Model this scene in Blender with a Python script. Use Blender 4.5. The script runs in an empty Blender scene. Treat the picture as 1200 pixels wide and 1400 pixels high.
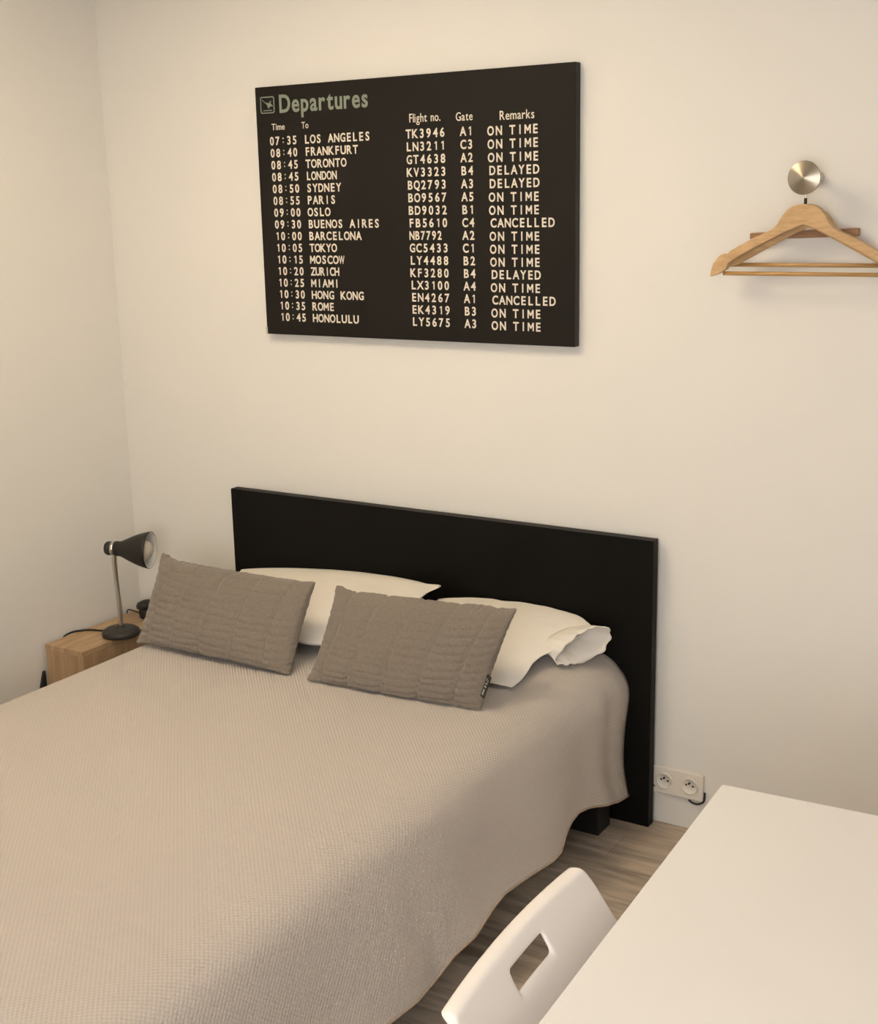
import bpy, bmesh, math, random
from mathutils import Vector, Matrix, noise
SC = bpy.context.scene
COL = SC.collection
PI = math.pi

# ------------------------------------------------------------------ camera
cam_d = bpy.data.cameras.new('camera')
cam = bpy.data.objects.new('camera', cam_d); COL.objects.link(cam)
cam_d.sensor_fit = 'HORIZONTAL'; cam_d.sensor_width = 36.0
cam_d.lens = 1767.0 / 1200 * 36.0
cam_d.clip_start = 0.05
yaw, pit, rol = math.radians(-31.8957), math.radians(13.4648), math.radians(1.19125)
fw = Vector((math.sin(yaw)*math.cos(pit), math.cos(yaw)*math.cos(pit), -math.sin(pit)))
rt0 = Vector((math.cos(yaw), -math.sin(yaw), 0)); dn0 = fw.cross(rt0)
rt = math.cos(rol)*rt0 + math.sin(rol)*dn0
dn = -math.sin(rol)*rt0 + math.cos(rol)*dn0
M = Matrix((rt, -dn, -fw)).transposed().to_4x4()
M.translation = (1.92084, -3.14184, 1.70283)
cam.matrix_world = M
SC.camera = cam

# ------------------------------------------------------------------ world, lights, exposure
SC.view_settings.view_transform = 'Standard'
SC.view_settings.look = 'None'
SC.view_settings.exposure = 0.0
SC.view_settings.gamma = 1.0
SC.view_settings.use_curve_mapping = False
W = bpy.data.worlds.new('world'); SC.world = W; W.use_nodes = True
bg = W.node_tree.nodes['Background']; bg.inputs[0].default_value = (0.75, 0.85, 1.0, 1); bg.inputs[1].default_value = 0.6

def area(name, loc, rot, sx, sy, energy, color):
    l = bpy.data.lights.new(name, 'AREA'); l.shape = 'RECTANGLE'; l.size = sx; l.size_y = sy
    l.energy = energy; l.color = color
    o = bpy.data.objects.new(name, l); COL.objects.link(o); o.location = loc; o.rotation_euler = rot
    return o
WIN = (1.05, 2.40, 0.90, 2.25)             # x0, x1, z0, z1 of an unseen window added behind the camera for light
YB = -4.2                                 # inner face of the wall behind the camera
XL, XR, ZC = -1.28, 2.45, 2.5             # inner faces of the side walls, ceiling height
area('window_fill_light', ((WIN[0]+WIN[1])/2, YB-0.16, (WIN[2]+WIN[3])/2), (PI/2, 0, 0), 1.36, 1.36, 67, (1.0, 0.995, 0.99))  # fill light set outside the added window
# added out-of-view uplighter: its soft fill reaches the room off the ceiling
FILL_LAMP = (-0.1, -1.45, 2.2)
lp = bpy.data.lights.new('ceiling_fill_light', 'AREA'); lp.shape = 'DISK'; lp.size = 0.3
lp.energy = 49; lp.color = (1.0, 0.87, 0.65)
lo = bpy.data.objects.new('ceiling_fill_light', lp); COL.objects.link(lo); lo.location = (FILL_LAMP[0], FILL_LAMP[1], FILL_LAMP[2]+0.035); lo.rotation_euler = (PI, 0, 0)

# ------------------------------------------------------------------ materials
def mat(name, col, rough=0.5, metal=0.0, spec=0.5, build=None):
    m = bpy.data.materials.new(name); m.use_nodes = True
    b = m.node_tree.nodes['Principled BSDF']
    b.inputs['Base Color'].default_value = (*col, 1)
    b.inputs['Roughness'].default_value = rough
    b.inputs['Metallic'].default_value = metal
    b.inputs['Specular IOR Level'].default_value = spec
    if build: build(m.node_tree.nodes, m.node_tree.links, b)
    return m
def coords(n, l, kind='Object', scale=(1,1,1), rot=(0,0,0)):
    t = n.new('ShaderNodeTexCoord'); mp = n.new('ShaderNodeMapping')
    mp.inputs['Scale'].default_value = scale; mp.inputs['Rotation'].default_value = rot
    l.new(t.outputs[kind], mp.inputs['Vector']); return mp.outputs[0]
def noise_bump(scale, strength, dist=0.002, detail=3, kind='Object', sc=(1,1,1)):
    def f(n, l, b):
        v = coords(n, l, kind, sc)
        t = n.new('ShaderNodeTexNoise'); t.inputs['Scale'].default_value = scale; t.inputs['Detail'].default_value = detail
        l.new(v, t.inputs['Vector'])
        bp = n.new('ShaderNodeBump'); bp.inputs['Strength'].default_value = strength; bp.inputs['Distance'].default_value = dist
        l.new(t.outputs[0], bp.inputs['Height']); l.new(bp.outputs[0], b.inputs['Normal'])
    return f
def ramp_noise(c1, c2, scale, sc, bump=0.0, dist=0.001, detail=6, dst=0.0, pos=(0.35, 0.65), kind='Object'):
    def f(n, l, b):
        v = coords(n, l, kind, sc)
        t = n.new('ShaderNodeTexNoise'); t.inputs['Scale'].default_value = scale; t.inputs['Detail'].default_value = detail
        t.inputs['Distortion'].default_value = dst
        l.new(v, t.inputs['Vector'])
        r = n.new('ShaderNodeValToRGB')
        r.color_ramp.elements[0].position = pos[0]; r.color_ramp.elements[1].position = pos[1]
        r.color_ramp.elements[0].color = (*c1, 1); r.color_ramp.elements[1].color = (*c2, 1)
        l.new(t.outputs[0], r.inputs[0]); l.new(r.outputs[0], b.inputs['Base Color'])
        if bump:
            bp = n.new('ShaderNodeBump'); bp.inputs['Strength'].default_value = bump; bp.inputs['Distance'].default_value = dist
            l.new(t.outputs[0], bp.inputs['Height']); l.new(bp.outputs[0], b.inputs['Normal'])
    return f
def floor_build(n, l, b):
    v = coords(n, l, 'Object')
    br = n.new('ShaderNodeTexBrick')
    br.inputs['Scale'].default_value = 1.0
    br.inputs['Brick Width'].default_value = 1.25; br.inputs['Row Height'].default_value = 0.125
    br.inputs['Mortar Size'].default_value = 0.0012; br.inputs['Mortar Smooth'].default_value = 0.2
    br.inputs['Color1'].default_value = (0.45, 0.375, 0.30, 1); br.inputs['Color2'].default_value = (0.57, 0.49, 0.405, 1)
    br.inputs['Mortar'].default_value = (0.38, 0.315, 0.25, 1)
    l.new(v, br.inputs['Vector'])
    mp = n.new('ShaderNodeMapping'); mp.inputs['Scale'].default_value = (1.3, 9.0, 1); l.new(v, mp.inputs['Vector'])
    nt = n.new('ShaderNodeTexNoise'); nt.inputs['Scale'].default_value = 2.6; nt.inputs['Detail'].default_value = 8; nt.inputs['Distortion'].default_value = 1.2
    l.new(mp.outputs[0], nt.inputs['Vector'])
    r = n.new('ShaderNodeValToRGB'); r.color_ramp.elements[0].position = 0.3; r.color_ramp.elements[1].position = 0.72
    r.color_ramp.elements[0].color = (0.52, 0.5, 0.48, 1); r.color_ramp.elements[1].color = (1.25, 1.22, 1.18, 1)
    l.new(nt.outputs[0], r.inputs[0])
    mx = n.new('ShaderNodeMix'); mx.data_type = 'RGBA'; mx.blend_type = 'MULTIPLY'; mx.inputs[0].default_value = 1.0
    l.new(br.outputs['Color'], mx.inputs[6]); l.new(r.outputs[0], mx.inputs[7]); l.new(mx.outputs[2], b.inputs['Base Color'])
    bp = n.new('ShaderNodeBump'); bp.inputs['Strength'].default_value = 0.25; bp.inputs['Distance'].default_value = 0.001
    l.new(nt.outputs[0], bp.inputs['Height']); l.new(bp.outputs[0], b.inputs['Normal'])
def waffle_build(n, l, b):
    v = coords(n, l, 'UV')
    sep = n.new('ShaderNodeSeparateXYZ'); l.new(v, sep.inputs[0])
    def m(op, a, c=None):
        k = n.new('ShaderNodeMath'); k.operation = op
        for i, x in enumerate((a, c)):
            if x is None: continue
            if isinstance(x, (int, float)): k.inputs[i].default_value = x
            else: l.new(x, k.inputs[i])
        return k.outputs[0]
    P = 2*PI/0.0105
    su = m('SINE', m('MULTIPLY', sep.outputs[0], P)); sv = m('SINE', m('MULTIPLY', sep.outputs[1], P*0.92))
    h = m('ADD', m('MULTIPLY', su, sv), m('MULTIPLY', m('ABSOLUTE', su), 0.5))
    nt = n.new('ShaderNodeTexNoise'); nt.inputs['Scale'].default_value = 420; l.new(v, nt.inputs['Vector'])
    h2 = m('ADD', h, m('MULTIPLY', nt.outputs[0], 0.5))
    bp = n.new('ShaderNodeBump'); bp.inputs['Strength'].default_value = 0.4; bp.inputs['Distance'].default_value = 0.0018
    l.new(h2, bp.inputs['Height']); l.new(bp.outputs[0], b.inputs['Normal'])
    r = n.new('ShaderNodeValToRGB'); r.color_ramp.elements[0].position = 0.1; r.color_ramp.elements[1].position = 0.8
    r.color_ramp.elements[0].color = (0.465, 0.415, 0.375, 1); r.color_ramp.elements[1].color = (0.515, 0.465, 0.425, 1)
    l.new(m('ADD', m('MULTIPLY', h, 0.35), 0.5), r.inputs[0]); l.new(r.outputs[0], b.inputs['Base Color'])
    b.inputs['Sheen Weight'].default_value = 0.15

MT = {}
MT['wall'] = mat('wall_paint', (0.80, 0.775, 0.74), 0.85, spec=0.2, build=noise_bump(55, 0.12, 0.002, 4))
MT['ceil'] = mat('ceiling_paint', (0.82, 0.78, 0.72), 0.9, spec=0.2, build=noise_bump(40, 0.1))
MT['floor'] = mat('laminate', (0.4, 0.33, 0.25), 0.45, build=floor_build)
MT['sign'] = mat('sign_canvas', (0.0125, 0.0105, 0.0088), 0.6, spec=0.15, build=noise_bump(900, 0.08, 0.0004))
MT['sign_edge'] = mat('sign_side_canvas', (0.022, 0.022, 0.018), 0.6, spec=0.3, build=noise_bump(900, 0.1, 0.0004))
MT['chip'] = mat('bare_canvas', (0.55, 0.55, 0.46), 0.8, build=noise_bump(600, 0.1))
MT['letter'] = mat('cream_print', (0.78, 0.71, 0.60), 0.6, spec=0.2, build=noise_bump(800, 0.05, 0.0003))
MT['title'] = mat('grey_green_print', (0.24, 0.27, 0.215), 0.6, spec=0.2, build=noise_bump(800, 0.05, 0.0003))
MT['black'] = mat('black_laminate', (0.0055, 0.0048, 0.0038), 0.5, spec=0.12, build=noise_bump(300, 0.05, 0.0004))
MT['bedblack'] = mat('black_wood', (0.011, 0.010, 0.009), 0.5, spec=0.35, build=noise_bump(200, 0.08, 0.0005))
MT['mattress'] = mat('mattress_ticking', (0.75, 0.72, 0.67), 0.9, build=noise_bump(200, 0.2))
MT['spread'] = mat('waffle_bedspread', (0.5, 0.42, 0.33), 0.95, spec=0.1, build=waffle_build)
MT['hem'] = mat('bedspread_hem', (0.40, 0.31, 0.235), 0.95, spec=0.1, build=noise_bump(500, 0.3, 0.0008))
MT['cotton'] = mat('white_cotton', (0.81, 0.76, 0.695), 0.9, spec=0.1, build=noise_bump(30, 0.25, 0.006, 4))
MT['plush'] = mat('grey_plush', (0.245, 0.205, 0.165), 1.0, spec=0.05, build=ramp_noise((0.180, 0.153, 0.128), (0.210, 0.180, 0.152), 160, (1, 1, 1), 0.35, 0.002, 5))
MT['plush'].node_tree.nodes['Principled BSDF'].inputs['Sheen Weight'].default_value = 0.25
MT['tag'] = mat('black_tag', (0.012, 0.012, 0.010), 0.7, build=noise_bump(900, 0.1, 0.0003))
MT['tagprint'] = mat('tag_print', (0.35, 0.36, 0.32), 0.7, build=noise_bump(900, 0.1, 0.0003))
MT['oak'] = mat('oak_veneer', (0.5, 0.34, 0.2), 0.5, build=ramp_noise((0.36, 0.235, 0.125), (0.53, 0.37, 0.22), 5, (14, 1.6, 1.6), 0.08, 0.0005, 6, 1.0, (0.3, 0.7)))
MT['oakv'] = mat('oak_veneer_vertical', (0.5, 0.34, 0.2), 0.5, build=ramp_noise((0.34, 0.215, 0.115), (0.50, 0.34, 0.20), 5, (9, 9, 1.2), 0.08, 0.0005, 6, 1.0, (0.3, 0.7)))
MT['lampblack'] = mat('lamp_black', (0.012, 0.011, 0.009), 0.45, spec=0.4, build=noise_bump(400, 0.03, 0.0003))
MT['lampbase'] = mat('lamp_base_black', (0.020, 0.018, 0.015), 0.5, spec=0.5, build=noise_bump(400, 0.03, 0.0003))
MT['lampwhite'] = mat('lamp_inner_white', (0.8, 0.79, 0.76), 0.5, build=noise_bump(200, 0.03))
MT['bulb'] = mat('frosted_bulb', (0.62, 0.56, 0.48), 0.22, spec=0.6, build=noise_bump(50, 0.02))
MT['chrome'] = mat('chrome', (0.62, 0.58, 0.52), 0.18, 1.0, build=noise_bump(300, 0.02, 0.0003))
def brushed_build(n, l, b):
    tg_ = n.new('ShaderNodeTangent'); tg_.direction_type = 'RADIAL'; tg_.axis = 'Y'
    b.inputs['Anisotropic'].default_value = 0.85; b.inputs['Anisotropic Rotation'].default_value = 0.25
    l.new(tg_.outputs[0], b.inputs['Tangent'])
    v = coords(n, l); nt = n.new('ShaderNodeTexNoise'); nt.inputs['Scale'].default_value = 60; l.new(v, nt.inputs['Vector'])
    mr = n.new('ShaderNodeMapRange'); mr.inputs['To Min'].default_value = 0.30; mr.inputs['To Max'].default_value = 0.36
    l.new(nt.outputs[0], mr.inputs[0]); l.new(mr.outputs[0], b.inputs['Roughness'])
MT['brushed'] = mat('brushed_steel', (0.36, 0.315, 0.255), 0.3, 1.0, build=brushed_build)
MT['darkmetal'] = mat('dark_ferrule', (0.05, 0.045, 0.035), 0.4, 0.8, build=noise_bump(300, 0.02, 0.0003))
MT['rubber'] = mat('black_rubber', (0.010, 0.009, 0.008), 0.55, build=noise_bump(300, 0.05, 0.0003))
MT['hanger'] = mat('beech', (0.6, 0.4, 0.2), 0.45, build=ramp_noise((0.46, 0.285, 0.13), (0.57, 0.375, 0.19), 6, (5, 5, 22), 0.05, 0.0004, 4, 0.6))
MT['hangerbar'] = mat('beech_bar', (0.5, 0.3, 0.13), 0.45, build=ramp_noise((0.42, 0.235, 0.08), (0.53, 0.31, 0.125), 6, (2, 30, 30), 0.05, 0.0004, 4, 0.6))
MT['darkwood'] = mat('walnut_bar', (0.3, 0.16, 0.08), 0.5, build=ramp_noise((0.27, 0.135, 0.062), (0.37, 0.20, 0.10), 6, (3, 30, 30), 0.05, 0.0004, 4, 0.6))
MT['plastic'] = mat('white_socket_plastic', (0.80, 0.745, 0.68), 0.35, build=noise_bump(100, 0.02, 0.0003))
MT['hole'] = mat('socket_hole', (0.03, 0.025, 0.02), 0.6, build=noise_bump(300, 0.02))
MT['desk'] = mat('white_desk_lacquer', (0.79, 0.765, 0.75), 0.5, spec=0.35, build=noise_bump(500, 0.02, 0.0002))
MT['chair'] = mat('white_chair_plastic', (0.90, 0.845, 0.81), 0.42, spec=0.4, build=noise_bump(500, 0.03, 0.0002))
MT['window'] = mat('white_window_frame', (0.8, 0.78, 0.75), 0.4, build=noise_bump(100, 0.02))
MT['door'] = mat('white_door_paint', (0.78, 0.75, 0.70), 0.5, build=noise_bump(100, 0.03))
def glass_build(n, l, b):
    tr = n.new('ShaderNodeBsdfTransparent'); gl = n.new('ShaderNodeBsdfGlossy'); gl.inputs['Roughness'].default_value = 0.02
    mx = n.new('ShaderNodeMixShader'); mx.inputs[0].default_value = 0.06
    l.new(tr.outputs[0], mx.inputs[1]); l.new(gl.outputs[0], mx.inputs[2])
    l.new(mx.outputs[0], n['Material Output'].inputs[0])
MT['glass'] = mat('window_glass', (1, 1, 1), 0.0, build=glass_build)
# ------------------------------------------------------------------ helpers
def obj(name, bm, m, parent=None, smooth=False, loc=None):
    me = bpy.data.meshes.new(name)
    bmesh.ops.recalc_face_normals(bm, faces=bm.faces[:])
    bm.to_mesh(me); bm.free()
    if m is not None: me.materials.append(m)
    if smooth:
        for p in me.polygons: p.use_smooth = True
    o = bpy.data.objects.new(name, me); COL.objects.link(o)
    if parent is not None: o.parent = parent
    if loc is not None: o.location = loc
    return o
def tag(o, label, cat, group=None):
    o['label'] = label; o['category'] = cat
    if group: o['group'] = group
    return o
def thing(name, label, cat, loc=(0, 0, 0), rz=0.0, group=None):
    o = bpy.data.objects.new(name, None); COL.objects.link(o)
    o.empty_display_size = 0.05
    o.location = loc; o.rotation_euler = (0, 0, rz)
    return tag(o, label, cat, group)
def struct(name, bm, m, parent=None):
    o = obj(name, bm, m, parent)
    if parent is None: o['kind'] = 'structure'
    return o
def bevel(o, w, seg=2, angle=40):
    md = o.modifiers.new('bevel', 'BEVEL'); md.width = w; md.segments = seg; md.limit_method = 'ANGLE'; md.angle_limit = math.radians(angle)
    for p in o.data.polygons: p.use_smooth = True
    md.harden_normals = True
    return o
def box(bm, x0, x1, y0, y1, z0, z1):
    vs = [bm.verts.new((x, y, z)) for z in (z0, z1) for y in (y0, y1) for x in (x0, x1)]
    for f in ((0,1,3,2),(4,6,7,5),(0,4,5,1),(2,3,7,6),(0,2,6,4),(1,5,7,3)):
        bm.faces.new([vs[i] for i in f])
    return bm
def boxbm(*a): return box(bmesh.new(), *a)
def catmull(pts, n):
    pts = [Vector(p) for p in pts]; out = []
    for i in range(len(pts)-1):
        p0 = pts[max(i-1, 0)]; p1 = pts[i]; p2 = pts[i+1]; p3 = pts[min(i+2, len(pts)-1)]
        for k in range(n):
            t = k/n
            out.append(0.5*((2*p1)+(p2-p0)*t+(2*p0-5*p1+4*p2-p3)*t*t+(3*p1-p0-3*p2+p3)*t**3))
    out.append(pts[-1]); return out
def tube(bm, pts, r, seg=10, cap=True):
    pts = [Vector(p) for p in pts]; rings = []
    up = Vector((0.13, 0.21, 0.97))
    for i, p in enumerate(pts):
        d = (pts[min(i+1, len(pts)-1)]-pts[max(i-1, 0)]).normalized()
        a = d.cross(up)
        if a.length < 1e-4: a = d.cross(Vector((1, 0, 0)))
        a.normalize(); b = d.cross(a); up = -b if (-b).dot(up) > 0 else b
        rr = r[i] if isinstance(r, (list, tuple)) else r
        rings.append([bm.verts.new(p + rr*(math.cos(2*PI*k/seg)*a+math.sin(2*PI*k/seg)*b)) for k in range(seg)])
    for q in range(len(rings)-1):
        for k in range(seg):
            bm.faces.new((rings[q][k], rings[q][(k+1) % seg], rings[q+1][(k+1) % seg], rings[q+1][k]))
    if cap:
        bm.faces.new(rings[0]); bm.faces.new(rings[-1][::-1])
    return bm
def lathe(bm, prof, mtx=Matrix(), seg=40, capa=True, capb=True):
    """prof: list of (radius, height along local z)"""
    rings = []
    for r, h in prof:
        rings.append([bm.verts.new(mtx @ Vector((r*math.cos(2*PI*k/seg), r*math.sin(2*PI*k/seg), h))) for k in range(seg)])
    for q in range(len(rings)-1):
        for k in range(seg):
            bm.faces.new((rings[q][k], rings[q][(k+1) % seg], rings[q+1][(k+1) % seg], rings[q+1][k]))
    if capa: bm.faces.new(rings[0])
    if capb: bm.faces.new(rings[-1][::-1])
    return bm
def prism_xz(bm, poly, y0, y1):
    """extrude an outline in the x-z plane along y"""
    a = [bm.verts.new((x, y0, z)) for x, z in poly]; b = [bm.verts.new((x, y1, z)) for x, z in poly]
    n = len(poly)
    bm.faces.new(a); bm.faces.new(b[::-1])
    for i in range(n): bm.faces.new((a[i], b[i], b[(i+1) % n], a[(i+1) % n]))
    return bm
def axis_matrix(origin, zdir, up=(0, 0, 1)):
    z = Vector(zdir).normalized(); x = Vector(up).cross(z)
    if x.length < 1e-5: x = Vector((1, 0, 0)).cross(z)
    x.normalize(); y = z.cross(x)
    m = Matrix((x, y, z)).transposed().to_4x4(); m.translation = origin; return m
def sstep(a, b, x):
    t = max(0.0, min(1.0, (x-a)/(b-a))); return t*t*(3-2*t)
def lerp_list(pts, x):
    if x <= pts[0][0]: return pts[0][1:]
    for a, b in zip(pts, pts[1:]):
        if x <= b[0]:
            t = (x-a[0])/(b[0]-a[0]); return tuple(a[i]+(b[i]-a[i])*t for i in range(1, len(a)))
    return pts[-1][1:]

# ------------------------------------------------------------------ the room
struct('floor', boxbm(XL-0.1, XR+0.1, YB-0.25, 0.1, -0.08, 0.0), MT['floor'])
struct('ceiling', boxbm(XL-0.1, XR+0.1, YB-0.25, 0.1, ZC, ZC+0.1), MT['ceil'])
struct('wall_back', boxbm(XL-0.1, XR+0.1, 0.0, 0.1, 0.0, ZC), MT['wall'])
struct('wall_left', boxbm(XL-0.1, XL, YB, 0.0, 0.0, ZC), MT['wall'])
struct('wall_right', boxbm(XR, XR+0.1, YB, 0.0, 0.0, ZC), MT['wall'])
bm = bmesh.new()
x0, x1, z0, z1 = WIN
box(bm, XL-0.1, x0, YB-0.25, YB, 0, ZC); box(bm, x1, XR+0.1, YB-0.25, YB, 0, ZC)
box(bm, x0, x1, YB-0.25, YB, 0, z0); box(bm, x0, x1, YB-0.25, YB, z1, ZC)
struct('wall_front', bm, MT['wall'])
bm = bmesh.new(); f = 0.05
box(bm, x0, x0+f, YB-0.13, YB-0.07, z0, z1); box(bm, x1-f, x1, YB-0.13, YB-0.07, z0, z1)
box(bm, x0+f, x1-f, YB-0.13, YB-0.07, z0, z0+f); box(bm, x0+f, x1-f, YB-0.13, YB-0.07, z1-f, z1)
xm = (x0+x1)/2; box(bm, xm-0.03, xm+0.03, YB-0.13, YB-0.07, z0+f, z1-f)
wn = struct('fill_window_1', bm, MT['window'])  # unseen window, put in to let the fill light enter
bm = bmesh.new()
box(bm, x0+f, xm-0.03, YB-0.102, YB-0.098, z0+f, z1-f); box(bm, xm+0.03, x1-f, YB-0.102, YB-0.098, z0+f, z1-f)
struct('window_pane', bm, MT['glass'], wn)

# unseen uplighter bowl, added to house the ceiling fill light
t = thing('fill_uplighter', 'unseen white uplighter bowl added under the ceiling for fill light', 'lamp', (FILL_LAMP[0], FILL_LAMP[1], ZC))
dzl = FILL_LAMP[2]-ZC
obj('canopy', lathe(bmesh.new(), [(0.05, -0.0005), (0.05, -0.02), (0.01, -0.03)]), MT['window'], t, True)
obj('rod', lathe(bmesh.new(), [(0.006, -0.028), (0.006, dzl+0.012)], seg=12), MT['window'], t, True)
obj('bowl', lathe(bmesh.new(), [(0.01, dzl), (0.10, dzl+0.006), (0.165, dzl+0.03), (0.185, dzl+0.06), (0.181, dzl+0.06), (0.16, dzl+0.034), (0.10, dzl+0.012), (0.01, dzl+0.006)], capa=True, capb=True), MT['window'], t, True)

# ------------------------------------------------------------------ departures board on the back wall
SX0, SX1, SZ0, SZ1, SY = -0.6234, 0.4192, 1.3219, 2.0419, -0.03
sg = thing('departures_board', 'large black wall sign listing flight departures in cream letters, above the headboard', 'sign', ((SX0+SX1)/2, -0.002, SZ0))
def loc_s(bm): bmesh.ops.translate(bm, verts=bm.verts[:], vec=(-(SX0+SX1)/2, 0.002, -SZ0)); return bm
o = obj('panel', loc_s(boxbm(SX0, SX1, SY, -0.002, SZ0, SZ1)), MT['sign'], sg); o.data.materials.append(MT['sign_edge'])
for p in o.data.polygons:
    if abs(p.normal.y) < 0.5: p.material_index = 1
bevel(o, 0.0025, 2)
o = obj('bare_corner', loc_s(boxbm(SX0-0.0035, SX0+0.0035, SY-0.0012, -0.004, SZ0-0.0005, SZ0+0.022)), MT['chip'], sg)
o['label'] = 'pale worn corner where the black covering is missing'

GLYPH = {}
def stroke_glyph(polys):
    vs, fs = [], []
    for pl in polys:
        fs.append(tuple(range(len(vs), len(vs)+len(pl)))); vs += [Vector((x, y, 0)) for x, y in pl]
    return vs, fs
def glyph(ch, bold):
    k = (ch, bold)
    if bold > 0.02 and ch in '1M':
        # the board's 1 has a small flag and its M straight legs
        H = CAPH; w = 0.125
        if ch == '1': GLYPH[k] = stroke_glyph([[(0.14, 0), (0.14+w, 0), (0.14+w, H), (0.14, H)], [(0.0, H-0.19), (0.0, H-0.10), (0.14, H), (0.14, H-0.12)]])
        else: GLYPH[k] = stroke_glyph([[(0, 0), (w, 0), (w, H), (0, H)], [(0.62-w, 0), (0.62, 0), (0.62, H), (0.62-w, H)],
                                       [(w, H), (0.31-0.055, 0.20), (0.31, 0.20), (0.31, 0.36), (w, H-0.18+0.18)], [(0.62-w, H), (0.31, 0.36), (0.31, 0.20), (0.31+0.055, 0.20)],
                                       [(w, H), (w, H-0.26), (0.31-0.055, 0.20)], [(0.62-w, H), (0.31+0.055, 0.20), (0.62-w, H-0.26)]])
        if k in GLYPH: return GLYPH[k]
    if k not in GLYPH:
        cu = bpy.data.curves.new('g', 'FONT'); cu.body = ch; cu.size = 1.0; cu.offset = bold; cu.resolution_u = 4
        ob = bpy.data.objects.new('g', cu); COL.objects.link(ob)
        dg = bpy.context.evaluated_depsgraph_get(); dg.update()
        me = bpy.data.meshes.new_from_object(ob.evaluated_get(dg))
        vs = [v.co.copy() for v in me.vertices]; fs = [tuple(p.vertices) for p in me.polygons]
        COL.objects.unlink(ob); bpy.data.objects.remove(ob); bpy.data.curves.remove(cu); bpy.data.meshes.remove(me)
        GLYPH[k] = (vs, fs)
    return GLYPH[k]
CAPH = max(v.y for v in glyph('E', 0.0)[0])
def put_glyph(bm, ch, cx, base, caph, wscale, bold, align='c', y=SY-0.0008):
    """places a glyph; returns its width"""
    if ch == 'W': bold = 0.010
    vs, fs = glyph(ch, bold)
    if not vs: return 0
    s = caph/CAPH; sx = s*wscale
    xa = min(v.x for v in vs); xb = max(v.x for v in vs)
    ox = cx-(xa+xb)/2*sx if align == 'c' else cx-xa*sx
    nv = [bm.verts.new((ox+v.x*sx, y, base+v.y*s)) for v in vs]
    for f_ in fs:
        try: bm.faces.new([nv[i] for i in f_])
        except ValueError: pass
    return (xb-xa)*sx
NARROW = {'M': 1.0, 'W': 0.62, 'N': 0.92, 'O': 0.86, 'C': 0.92, 'G': 0.88, 'Q': 0.86, 'D': 0.90, 'A': 0.92, 'I': 0.85, '1': 0.9, 'V': 0.9, 'Y': 0.9, 'T': 0.95}
def mono(bm, text, x0, x1, base, caph=0.0226, ws=0.90, bold=0.022):
    if text in ('LONDON', 'ZURICH', 'NB7792'): ws = 0.80           # set tighter on the board
    """monospaced line of capitals whose ink runs from x0 to x1"""
    n = len(text); gw = 0.0172
    pitch = (x1-x0-gw)/(n-1) if n > 1 else 0
    for i, ch in enumerate(text):
        if ch == ' ': continue
        cx = x0+gw/2+i*pitch
        if ch == ':':
            for zz in (0.30, 0.78):
                w = 0.0032; h = 0.0034
                vs = [bm.verts.new((cx+a*w/2, SY-0.0008, base+caph*zz+b*h/2)) for a, b in ((-1,-1),(1,-1),(1,1),(-1,1))]
                bm.faces.new(vs)
        else: put_glyph(bm, ch, cx, base, caph, ws*NARROW.get(ch, 1.0), bold)
def prop(bm, text, x0, x1, base, caph, bold):
    """proportional line squeezed so its ink runs from x0 to x1"""
    s = caph/CAPH; adv = []; tot = 0.0
    for ch in text:
        if ch == ' ': w = 0.30
        else:
            vs, fs = glyph(ch, bold); w = max(v.x for v in vs)-min(v.x for v in vs)
        adv.append(w); tot += w
    gap = 0.10; tot += gap*(len(text)-1); k = (x1-x0)/(tot*s); x = x0
    for ch, w in zip(text, adv):
        if ch != ' ': put_glyph(bm, ch, x, base, caph, k, bold, 'l')
        x += (w+gap)*s*k
def thick(o, d=0.0008):
    md = o.modifiers.new('solid', 'SOLIDIFY'); md.thickness = d; md.offset = 0; return o
ROWS = [('07:35','LOS ANGELES','TK3946','A1','ON TIME'),('08:40','FRANKFURT','LN3211','C3','ON TIME'),('08:45','TORONTO','GT4638','A2','ON TIME'),
 ('08:45','LONDON','KV3323','B4','DELAYED'),('08:50','SYDNEY','BQ2793','A3','DELAYED'),('08:55','PARIS','BO9567','A5','ON TIME'),
 ('09:00','OSLO','BD9032','B1','ON TIME'),('09:30','BUENOS AIRES','FB5610','C4','CANCELLED'),('10:00','BARCELONA','NB7792','A2','ON TIME'),
 ('10:05','TOKYO','GC5433','C1','ON TIME'),('10:15','MOSCOW','LY4488','B2','ON TIME'),('10:20','ZURICH','KF3280','B4','DELAYED'),
 ('10:25','MIAMI','LX3100','A4','ON TIME'),('10:30','HONG KONG','EN4267','A1','CANCELLED'),('10:35','ROME','EK4319','B3','ON TIME'),
 ('10:45','HONOLULU','LY5675','A3','ON TIME')]
TIGHT = {'LONDON': 0.0188, 'ZURICH': 0.0176, 'TOKYO': 0.0205}
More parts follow.
